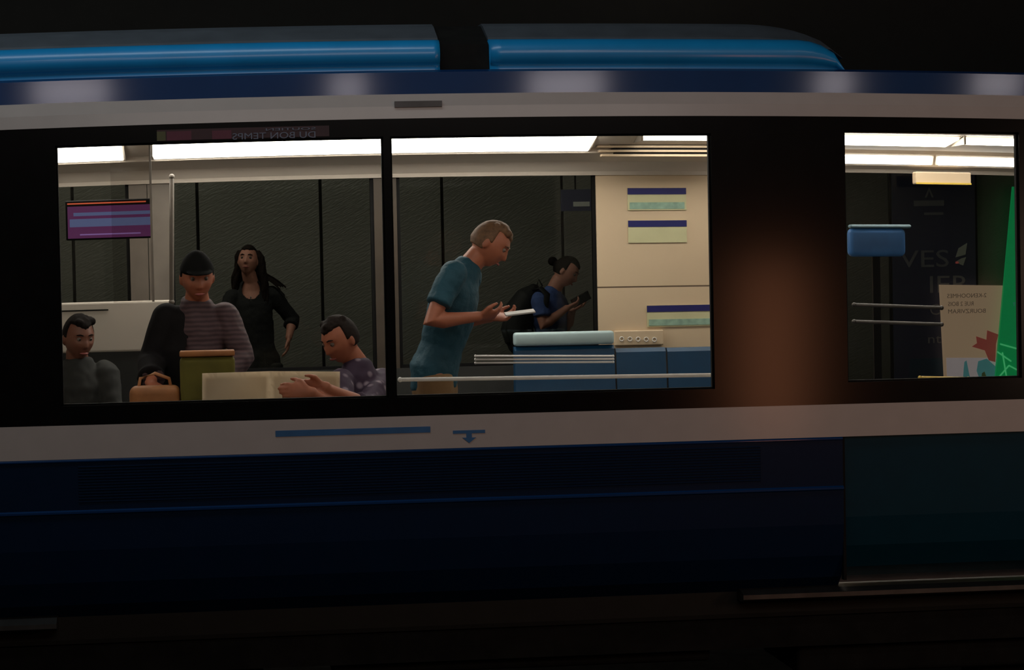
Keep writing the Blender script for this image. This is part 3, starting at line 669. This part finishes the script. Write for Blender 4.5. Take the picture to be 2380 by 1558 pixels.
def person(label, j, skin, hair, top, trousers=None, s=1.0, sleeve=.7, hairmat='hair_dark', topm='cardi', trm='denim', cut=(), collar=True, grow=.012, curl=.6, hands=None, voxel=.0065, nametop='shirt', torso_w=1.0):
    hc = Vector(j['head']); face = j['face']; up = j.get('up', (0, 0, 1)); Rm = frame(face, up)
    L, Rr = Vector(j['sL']), Vector(j['sR']); pel = Vector(j['pel']); nk = Vector(j['neck'])
    side = (Rr-L).normalized(); sh = (L+Rr)/2
    root = empty('person', (pel.x, pel.y, 0), label, 'person')
    def torso(bm, g, full=True):
        w_ = (Rr-L).length/2*torso_w
        ch = pel.lerp(sh, .62); ws = pel.lerp(sh, .28)
        pts = [pel+Vector((0, 0, -.06*s)), pel+Vector((0, 0, .03)), ws, ch, sh-(sh-pel).normalized()*.06*s, sh.lerp(nk, .35)]
        rad = [(.150*s+g, .105*s+g), (.155*s+g, .110*s+g), (.125*s+g, .096*s+g), (w_*.86+g, .112*s+g), (w_*.95+g, .095*s+g), (w_*.62+g, .068*s+g)]
        if full:
            nt_ = hc+Rm @ Vector((0, .02, -.075))*s
            pts += [nk, nt_]; rad += [(.060*s, .058*s), (.053*s, .056*s)]
        else:
            pts += [sh.lerp(nk, .8)]; rad += [(.078*s+g*.4, .068*s+g*.4)]
        loft(bm, pts, rad, side=side, seg=28, cap=.5)
        for q in (L, Rr): ball(bm, q+(sh-q)*.06, .055*s+g)
    bm = nb(); torso(bm, -.012); add_head(bm, hc, Rm, s)
    for sd_, e, wv in (('sL', 'eL', 'wL'), ('sR', 'eR', 'wR')):
        limb(bm, j[sd_], j[e], j[wv], .050*s, .040*s, .027*s, .025*s, side)
    for hd, wv in (('hL', 'wL'), ('hR', 'wR')):
        if hd in j: add_hand(bm, j[wv], *j[hd][:3], curl=j[hd][3] if len(j[hd]) > 3 else curl, s=s)
    for hp, kn, an, toe in (('pL', 'kL', 'aL', 'tL'), ('pR', 'kR', 'aR', 'tR')):
        limb(bm, j[hp], j[kn], j[an], .078*s, .052*s, .040*s, .036*s, side)
        loft(bm, [Vector(j[an])+Vector((0, 0, -.03)), Vector(j[toe])], [.036*s, (.042*s, .026*s)], side=side, seg=12)
    link('body', fuse(bm, voxel, 3), M[skin], root, True)
    # clothing
    bm = nb(); torso(bm, grow, False)
    for sd_, e, wv in (('sL', 'eL', 'wL'), ('sR', 'eR', 'wR')): limb(bm, j[sd_], j[e], j[wv], .050*s, .041*s, .028*s, .026*s, side, grow=grow+.004, frac=sleeve)
    me = fuse(bm, voxel, 5)
    nv = len(me.vertices); co = [0.0]*(nv*3); no = [0.0]*(nv*3)
    me.vertices.foreach_get('co', co); me.vertices.foreach_get('normal', no)
    for i in range(0, nv*3, 3):
        q = Vector(co[i:i+3]); k = noise.noise(q*9)*.010+noise.noise(q*27)*.004
        co[i] += no[i]*k; co[i+1] += no[i+1]*k; co[i+2] += no[i+2]*k
    me.vertices.foreach_set('co', co); me.update()
    if cut:
        b2 = nb(); b2.from_mesh(me)
        kill = [v for v in b2.verts if any(((v.co-Vector(c)).x/rx)**2+((v.co-Vector(c)).y/ry)**2+((v.co-Vector(c)).z/rz)**2 < 1 for c, (rx, ry, rz) in cut)]
        bmesh.ops.delete(b2, geom=kill, context='VERTS'); b2.to_mesh(me); b2.free()
    link(nametop, me, M[topm], root, True)
    bm = nb()
    loft(bm, [pel+Vector((0, 0, -.09*s)), pel+Vector((0, 0, .015))], [(.158*s, .115*s), (.148*s, .104*s)], side=side, seg=24)
    for hp, kn, an in (('pL', 'kL', 'aL'), ('pR', 'kR', 'aR')): limb(bm, j[hp], j[kn], j[an], .082*s, .058*s, .050*s, .046*s, side, grow=.014, frac=1.9)
    link('trousers', fuse(bm, .010, 4), M[trm], root, True)
    for toe, an in (('tL', 'aL'), ('tR', 'aR')):
        bm = nb(); A, Tt = Vector(j[an]), Vector(j[toe])
        loft(bm, [A+Vector((0, 0, -.035))-(Tt-A)*.25, A.lerp(Tt, .5)+Vector((0, 0, -.012)), Tt], [(.045*s, .04*s), (.05*s, .036*s), (.046*s, .026*s)], side=side, seg=14)
        obj('shoe', bm, M['rubber'], root, True)
    # face
    for sx in (-1, 1):
        c = hc+Rm @ (Vector((sx*.031, -.0755, .010))*s)
        bm = nb(); ball(bm, c, .0115*s, u=16, v=12); e = obj('eye', bm, M['eye'], root, True)
        bm = nb(); ball(bm, c+Rm @ (Vector((0, -.0065, -.001))*s), .0062*s, u=12, v=8); obj('iris', bm, M['iris'], e, True)
        bm = nb(); loft(bm, [hc+Rm @ (Vector((sx*a, -y_, z_))*s) for a, y_, z_ in ((.015, .090, .030), (.030, .0885, .035), (.046, .077, .031))], [.0028*s, .0038*s, .002*s], seg=8, side=Vector((0, 0, 1))); obj('eyebrow', bm, M[hairmat], root, True)
    bm = nb(); loft(bm, [hc+Rm @ (Vector((a, -y_, -.0645))*s) for a, y_ in ((-.023, .0805), (-.010, .089), (0, .0905), (.010, .089), (.023, .0805))], [(.002*s, .002*s), (.0045*s, .006*s), (.005*s, .0055*s), (.0045*s, .006*s), (.002*s, .002*s)], side=Rm @ Vector((0, 1, 0)), seg=10)
    obj('lips', bm, M['lip'], root, True)
    # hair
    bm = nb()
    res = bmesh.ops.create_uvsphere(bm, u_segments=60, v_segments=44, radius=1)
    for v in res['verts']:
        d = v.co.normalized(); p = head_r(d)
        face_ = (d.y < -.15 and d.z < .52+.25*abs(d.x)) or (d.z < -.35 and hair != 'long') or (d.y < .10 and d.z < .05 and abs(d.x) > .5 and hair != 'long') or (hair == 'long' and d.y < .12 and d.z < .62-.35*d.x*d.x)
        k = .93 if face_ else 1.10+.02*noise.noise(d*9)
        v.co = hc+Rm @ (p*k*s)
    H = lambda x, y, z_: hc+Rm @ (Vector((x, y, z_))*s)
    if hair == 'bun':
        ball(bm, H(0, .135, .02), (.038*s, .035*s, .035*s)); ball(bm, H(0, .11, .02), .028*s)
    if hair == 'long':
        rnd = random.Random(3)
        for i in range(60):
            a = rnd.uniform(-1.15, 1.15)*math.pi/1.5; a = a if abs(a) < 2.3 else 2.2
            x_, y_ = math.sin(a)*.085, math.cos(a)*.088+.005
            if y_ < -.012: y_ = -.012
            p = H(x_*.92, y_+.006, .072); pts = [p]; Ln = rnd.uniform(.27, .40)
            ph = rnd.uniform(0, 6)
            out = (Rm @ Vector((x_, max(0, y_), 0))).normalized()
            for k in range(1, 9):
                t_ = k/8
                w_ = out*(.012+.045*t_)+Vector((math.sin(ph+t_*9)*.010, math.cos(ph+t_*8)*.008, 0))
                pts.append(p+Vector((0, 0, -Ln*t_))*s+w_*s)
            loft(bm, pts, [.014*s]+[.015*s]*5+[.013*s, .010*s, .006*s], seg=8)
        for i in range(6):
            p = H(.07, .03, -.07-.005*i); pts = [p]; dx = j.get('wisp', 1)
            for k in range(1, 8):
                t_ = k/7; pts.append(p+Vector((dx*(.27*t_-.005*i*t_), .01*math.sin(i), -.06*t_-.13*t_*t_-.007*i*t_)))
            loft(bm, pts, [.007*s, .006, .0052, .0045, .0038, .0030, .0024, .0016], seg=6)
    if hair == 'short':
        for i in range(26):
            a = random.uniform(0, 6.28); rr_ = random.uniform(.0, .06)
            ball(bm, H(math.cos(a)*rr_, math.sin(a)*rr_-.005, .112-rr_*.35), random.uniform(.014, .022)*s, u=10, v=8)
    if hair == 'long' or hair == 'bun' or hair == 'short': me = fuse(bm, .005, 1)
    else: me = fuse(bm, .006, 2)
    link('hair', me, M[hairmat], root, True)
    if hair == 'cap':
        bm = nb()
        res = bmesh.ops.create_uvsphere(bm, u_segments=48, v_segments=32, radius=1)
        for v in res['verts']:
            d = v.co.normalized(); p = head_r(d); k = 1.15 if d.z > .26 else .9
            v.co = hc+Rm @ (Vector((p.x*k, p.y*k, max(p.z*k, .034 if k > 1 else -.02)))*s)
        loft(bm, [H(0, -.080, .046), H(0, -.115, .046), H(0, -.140, .042)], [(.070*s, .006*s), (.062*s, .005*s), (.040*s, .004*s)], side=Rm @ Vector((1, 0, 0)), seg=20)
        link('cap', fuse(bm, .004, 2), M['capm'], root, True)
    return root
def legs(px, y, face, z_hip=.90, sep=.09, seated=False, floor=0.0):
    f_ = Vector(face); f_.z = 0; f_.normalize(); r_ = Vector((f_.y, -f_.x, 0)); c = Vector((px, y, z_hip)); d = {}
    for k, sg in (('L', -1), ('R', 1)):
        h = c+r_*sg*sep; kn = Vector((h.x, h.y, .48)) if not seated else h+f_*.40+Vector((0, 0, .02))
        if seated: kn.z = .47
        a = Vector((kn.x, kn.y, .09))+f_*(.0 if not seated else .03)
        d['p'+k] = h; d['k'+k] = kn+f_*(.02 if not seated else 0); d['a'+k] = a; d['t'+k] = a+f_*.16+Vector((0, 0, -.06))
    return d

# --- woman with long hair on the far platform
D = 6.75
j = dict(head=P(577, 607, D), face=(-.22, -1, .22), up=(.04, 0, 1), neck=P(583, 655, D+.04), sL=P(537, 692, D+.03), sR=P(633, 684, D+.05),
         pel=P(600, 845, D+.05), eL=P(524, 758, D-.02), wL=P(536, 820, D-.12), eR=P(680, 742, D+.12), wR=P(671, 786, D+.0),
         hL=((.1, -.3, -1), (1, 0, 0), (0, -1, 0)), hR=((-.12, -.2, -1), (-1, 0, 0), (0, -1, 0), .5), wisp=1)
j.update(legs(P(600, 845, D).x, D+.05, (0, -1, 0), z_hip=P(600, 850, D).z))
ck = P(583, 668, D-.06)
wm = person('woman with long dark hair and black cardigan, standing before the grey wall', j, 'skin', 'long', 'cardi', s=.94, sleeve=1.35, topm='cardi', hairmat='hair_dark', nametop='cardigan',
       cut=((ck+Vector((0, -.03, .0)), (.075, .14, .085)), ), trm='charcoal', torso_w=.96)
bm = nb(); c0 = P(583, 690, D-.085); loft(bm, [c0, c0+Vector((0, -.004, -.035))], [.004, .003], seg=8); obj('pendant', bm, M['steel'], wm, True)

# --- person in blue with a bun looking at a phone
D = 6.6
fc = (1, -.50, -.62)
j = dict(head=P(1316, 632, D), face=fc, up=(.45, 0, 1), neck=P(1288, 672, D+.02), sL=P(1300, 702, D+.20), sR=P(1254, 694, D-.16),
         pel=P(1282, 835, D+.02), eL=P(1318, 762, D+.20), wL=P(1332, 718, D+.0), eR=P(1262, 757, D-.20), wR=P(1318, 716, D-.16),
         hL=((.8, -.3, .35), (.0, -.4, 1), (-.3, -1, 0), .7), hR=((1, .25, .38), (0, .5, 1), (-.3, 1, .2), .8))
j['sL'], j['sR'] = j['sL'], j['sR']
j.update(legs(P(1282, 835, D).x, D+.02, (1, -.3, 0), z_hip=P(1282, 840, D).z))
person('person in a blue T-shirt with a hair bun, looking down at a phone', j, 'skin', 'bun', 'tee', s=.94, sleeve=.62, topm='bluetee', hairmat='hair_black', torso_w=.9)
# phone
t = empty('phone', P(1353, 694, D-.13), 'small dark phone held by the person in blue', 'phone')
bm = nb(); box(bm, -.036, .036, -.004, .004, -.072, .072, bev=.003)
rot = Matrix.Rotation(math.radians(62), 4, 'Y') @ Matrix.Rotation(math.radians(25), 4, 'Z'); bm.transform(Matrix.Translation(P(1350, 696, D-.13)) @ rot); obj('case', bm, M['phone'], t)
bm = nb(); box(bm, -.031, .031, -.0052, -.004, -.062, .062); bm.transform(Matrix.Translation(P(1350, 696, D-.13)) @ rot); obj('screen', bm, mat('phone_screen', (.03, .04, .05), .1), t)
# backpack
t = empty('backpack', P(1205, 740, D+.05), 'black backpack on the back of the person in blue', 'backpack')
bm = nb(); loft(bm, [P(1212, 800, D), P(1203, 765, D), P(1208, 725, D), P(1228, 690, D), P(1242, 672, D)], [(.13, .10), (.15, .115), (.15, .115), (.13, .09), (.09, .045)], side=Vector((.25, 1, 0)), seg=24)
link('bag_body', fuse(bm, .008, 4), M['bag'], t, True)
bm = nb(); loft(bm, [P(1186, 792, D), P(1180, 765, D), P(1184, 742, D)], [(.10, .04), (.11, .05), (.10, .04)], side=Vector((.25, 1, 0)), seg=18); obj('front_pocket', bm, M['bag'], t, True)
bm = nb(); loft(bm, [P(1240, 676, D-.16), P(1256, 668, D-.20), P(1272, 685, D-.22), P(1268, 712, D-.22), P(1246, 735, D-.2)], [(.022, .006)]*5, side=Vector((1, 0, 0)), seg=10); obj('shoulder_strap', bm, M['bag'], t, True)
bm = nb(); loft(bm, [P(1248, 664, D), P(1252, 650, D), P(1260, 664, D)], [.006, .006, .006], seg=8); obj('top_loop', bm, M['bag'], t, True)

# --- man in teal, leaning over a phone
D = 1.35
j = dict(head=P(1140, 568, D), face=(1, -.30, -.70), up=(.5, 0, 1), neck=P(1094, 615, D+.01), sL=P(1090, 644, D+.19), sR=P(1052, 638, D-.19),
         pel=P(1010, 868, D+.02), eL=P(1050, 752, D+.27), wL=P(1140, 738, D+.14), eR=P(1000, 748, D-.27), wR=P(1112, 736, D-.18),
         hL=((1, -.25, .02), (0, -.6, 1), (0, -.4, 1), .8), hR=((1, .25, .10), (0, .6, .8), (0, .2, 1), .7))
j.update(legs(P(1010, 868, D).x, D+.02, (1, -.1, 0), z_hip=P(1010, 875, D).z))
person('person in a teal T-shirt and khaki trousers leaning over a phone in the middle window', j, 'skin_warm', 'short', 'tee', s=.98, sleeve=.62, topm='tealtee', trm='khaki', hairmat='hair_brown', voxel=.006, torso_w=.92)
t = empty('phone', P(1212, 731, D-.02), 'pale phone held flat by the person in teal', 'phone')
rot = Matrix.Rotation(math.radians(84), 4, 'Y'); bm = nb(); box(bm, -.036, .036, -.0045, .0045, -.074, .074, bev=.003); bm.transform(Matrix.Translation(P(1208, 727, D-.02)) @ Matrix.Rotation(math.radians(10), 4, 'X') @ rot @ Matrix.Rotation(math.radians(90), 4, 'Z')); obj('case', bm, M['phonecase'], t)
bm = nb(); box(bm, -.031, .031, -.0058, -.0045, -.066, .066); bm.transform(Matrix.Translation(P(1208, 727, D-.02)) @ Matrix.Rotation(math.radians(10), 4, 'X') @ rot @ Matrix.Rotation(math.radians(90), 4, 'Z')); obj('screen', bm, M['phone'], t)

# --- man in a dark cap, left window
D = 1.15
j = dict(head=P(458, 645, D), face=(.15, -1, -.22), up=(0, -.2, 1), neck=P(458, 695, D+.05), sL=P(388, 740, D+.05), sR=P(524, 735, D+.08),
         pel=P(470, 960, D+.12), eL=P(352, 838, D+.02), wL=P(352, 893, D-.17), eR=P(566, 832, D+.02), wR=P(500, 893, D-.17),
         hL=((.35, -.5, -.25), (0, 0, -1), (1, 0, .2), .9), hR=((-.6, -.5, -.1), (0, 0, -1), (-1, 0, .2), .9))
j['eL'], j['eR'] = j['eL'], j['eR']
j.update(legs(P(470, 960, D).x, D+.12, (0, -1, 0), z_hip=P(470, 965, D).z))
pc = person('person in a black cap, mauve striped top and dark open jacket', j, 'skin_warm', 'cap', 'top', s=.98, sleeve=1.75, topm='mauve', hairmat='hair_black', torso_w=.96)
# open jacket: shell over the left side, back and left sleeve
bm = nb(); L, Rr = Vector(j['sL']), Vector(j['sR']); pel = Vector(j['pel'])
loft(bm, [pel.lerp((L+Rr)/2, t_)+Vector((-.06, .015, 0)) for t_ in (0, .35, .7, .97)], [(.17, .135), (.145, .125), (.17, .135), (.13, .095)], side=Vector((1, .1, 0)), seg=28)
ball(bm, L, .074); limb(bm, j['sL'], j['eL'], j['wL'], .052, .043, .034, .03, Vector((1, 0, 0)), grow=.022, frac=1.75)
me = fuse(bm, .007, 4); b2 = nb(); b2.from_mesh(me)
xc_ = P(430, 800, D).x
bmesh.ops.delete(b2, geom=[v for v in b2.verts if v.co.x > xc_+.02*math.sin(v.co.z*12) and v.co.y < D+.08], context='VERTS'); b2.to_mesh(me); b2.free()
link('jacket', me, M['jacket'], pc, True)
t = empty('tan_bag', P(365, 915, .85), 'tan leather bag under the hands of the person in the black cap', 'bag')
bm = nb(); box(bm, P(300, 900, .82).x, P(418, 900, .82).x, .80, .95, P(360, 985, .85).z, P(360, 897, .85).z, bev=.03); me = fuse(bm, .008, 3); link('bag_body', me, M['leather'], t, True)
bm = nb(); loft(bm, [P(322, 903, .88), P(326, 880, .88), P(360, 868, .88), P(393, 880, .88), P(398, 903, .88)], [.008]*5, seg=8); obj('handle', bm, M['leather'], t, True)
t = empty('canvas_bag', P(480, 850, .6), 'olive green canvas bag with a pale rim between the black cap person and the newspaper', 'bag')
bm = nb(); box(bm, P(418, 850, .85).x, P(546, 850, .85).x, .80, .93, P(480, 940, .85).z, P(480, 828, .85).z, bev=.02); link('bag_body', fuse(bm, .007, 3), M['lime'], t, True)
bm = nb(); box(bm, P(418, 850, .85).x, P(546, 850, .85).x, .795, .935, P(480, 828, .85).z, P(480, 815, .85).z, bev=.006); obj('rim', bm, M['leather'], t, True)

# --- seated reader with newspaper
D = .95
j = dict(head=P(790, 790, D), face=(-1, -.75, -.55), up=(-.2, -.1, 1), neck=P(828, 845, D+.04), sL=P(790, 890, D-.10), sR=P(888, 885, D+.12),
         pel=P(850, 1050, D+.12), eL=P(800, 960, D-.30), wL=P(720, 912, D-.44), eR=P(850, 945, D-.22), wR=P(752, 900, D-.38),
         hL=((-1, .0, .12), (-.1, 1, -.2), (0, 0, 1), .5), hR=((-1, -.1, .05), (-.1, -1, -.2), (0, 0, 1), .5))
j.update(legs(P(850, 1050, D).x, D+.12, (-1, -.35, 0), z_hip=.52, seated=True))
j['pel'] = Vector((P(850, 1050, D).x, D+.12, .60))
person('seated person in a purple patterned top reading at the right end of the left window', j, 'skin_warm', 'short', 'top', s=.96, sleeve=1.2, topm='floral', hairmat='hair_dark', torso_w=.95)
t = empty('newspaper', P(610, 900, .55), 'open cream newspaper held by the seated reader along the bottom of the left window', 'newspaper')
def sheet(pxa, pya, pxb, pyb, pyc, ya, yb, nm):
    bm = nb(); n = 14; rows = []
    for i in range(n+1):
        u = i/n; col = []
        for k in range(9):
            v = k/8; px = pxa+(pxb-pxa)*u; y = ya+(yb-ya)*u+.05*math.sin(u*math.pi)*(1-v)+.008*math.sin(v*5+u*6)
            top = pya+(pyb-pya)*u; col.append(bm.verts.new(P(px, top+(pyc-top)*v, y)))
        rows.append(col)
    for a, b in zip(rows, rows[1:]):
        for k in range(8): bm.faces.new((a[k], b[k], b[k+1], a[k+1]))
    r = bmesh.ops.solidify(bm, geom=bm.faces[:], thickness=.0015)
    return obj(nm, bm, M['paper'], t, True)
pg = sheet(470, 868, 628, 863, 985, .64, .74, 'page'); sheet(628, 863, 790, 864, 985, .74, .66, 'page')

# --- seated person at the far left
D = 1.75
j = dict(head=P(183, 785, D), face=(.5, -1, -.25), up=(0, 0, 1), neck=P(180, 838, D+.05), sL=P(118, 865, D+.03), sR=P(246, 868, D+.06),
         pel=P(185, 1050, D+.1), eL=P(105, 960, D-.02), wL=P(150, 1010, D-.2), eR=P(262, 960, D+.0), wR=P(225, 1010, D-.2),
         hL=((.4, -.6, -.1), (0, 0, -1), (1, 0, 0), .5), hR=((-.4, -.6, -.1), (0, 0, -1), (-1, 0, 0), .5))
j['pel'] = Vector((P(185, 1050, D).x, D+.1, .60))
j.update(legs(j['pel'].x, D+.1, (0, -1, 0), z_hip=.52, seated=True))
person('seated person in charcoal clothes against the off-white partition at the far left', j, 'skin_dim', 'short', 'coat', s=.96, sleeve=1.75, topm='charcoal', hairmat='hair_black', nametop='coat')
# their seats
for (xx, yy, lb, fx) in ((j['pel'].x, D+.15, 'grey seat under the seated person at the far left', 0), (P(850, 1050, .95).x+.05, 1.08, 'grey seat under the seated reader', 1)):
    t = empty('seat', (xx, yy, 0), lb, 'seat')
    obj('cushion', bx(xx-.22, xx+.22, yy-.26, yy+.14, .33, .385, bev=.02), M['charcoal'], t, True); obj('pedestal', bx(xx-.04, xx+.04, yy-.1, yy+.02, 0, .33), M['steel'], t)

# ------------------------------------------------------------------ slight camber of the car body
for o in train_objs:
    me = o.data
    xs_ = [v.co.x for v in me.vertices]
    if max(xs_)-min(xs_) > .7:
        b2 = nb(); b2.from_mesh(me); x_ = math.ceil(min(xs_)/.3)*.3
        while x_ < max(xs_):
            bmesh.ops.bisect_plane(b2, geom=b2.verts[:]+b2.edges[:]+b2.faces[:], plane_co=(x_, 0, 0), plane_no=(1, 0, 0), dist=1e-5); x_ += .3
        b2.to_mesh(me); b2.free()
    for v in me.vertices:
        x, z_ = v.co.x, v.co.z
        k = max(0.0, min(1.15, (z_-.95)/.95)); xx = max(-3.2, min(3.2, x))
        v.co.z -= .028*(xx/2.2)**2*k
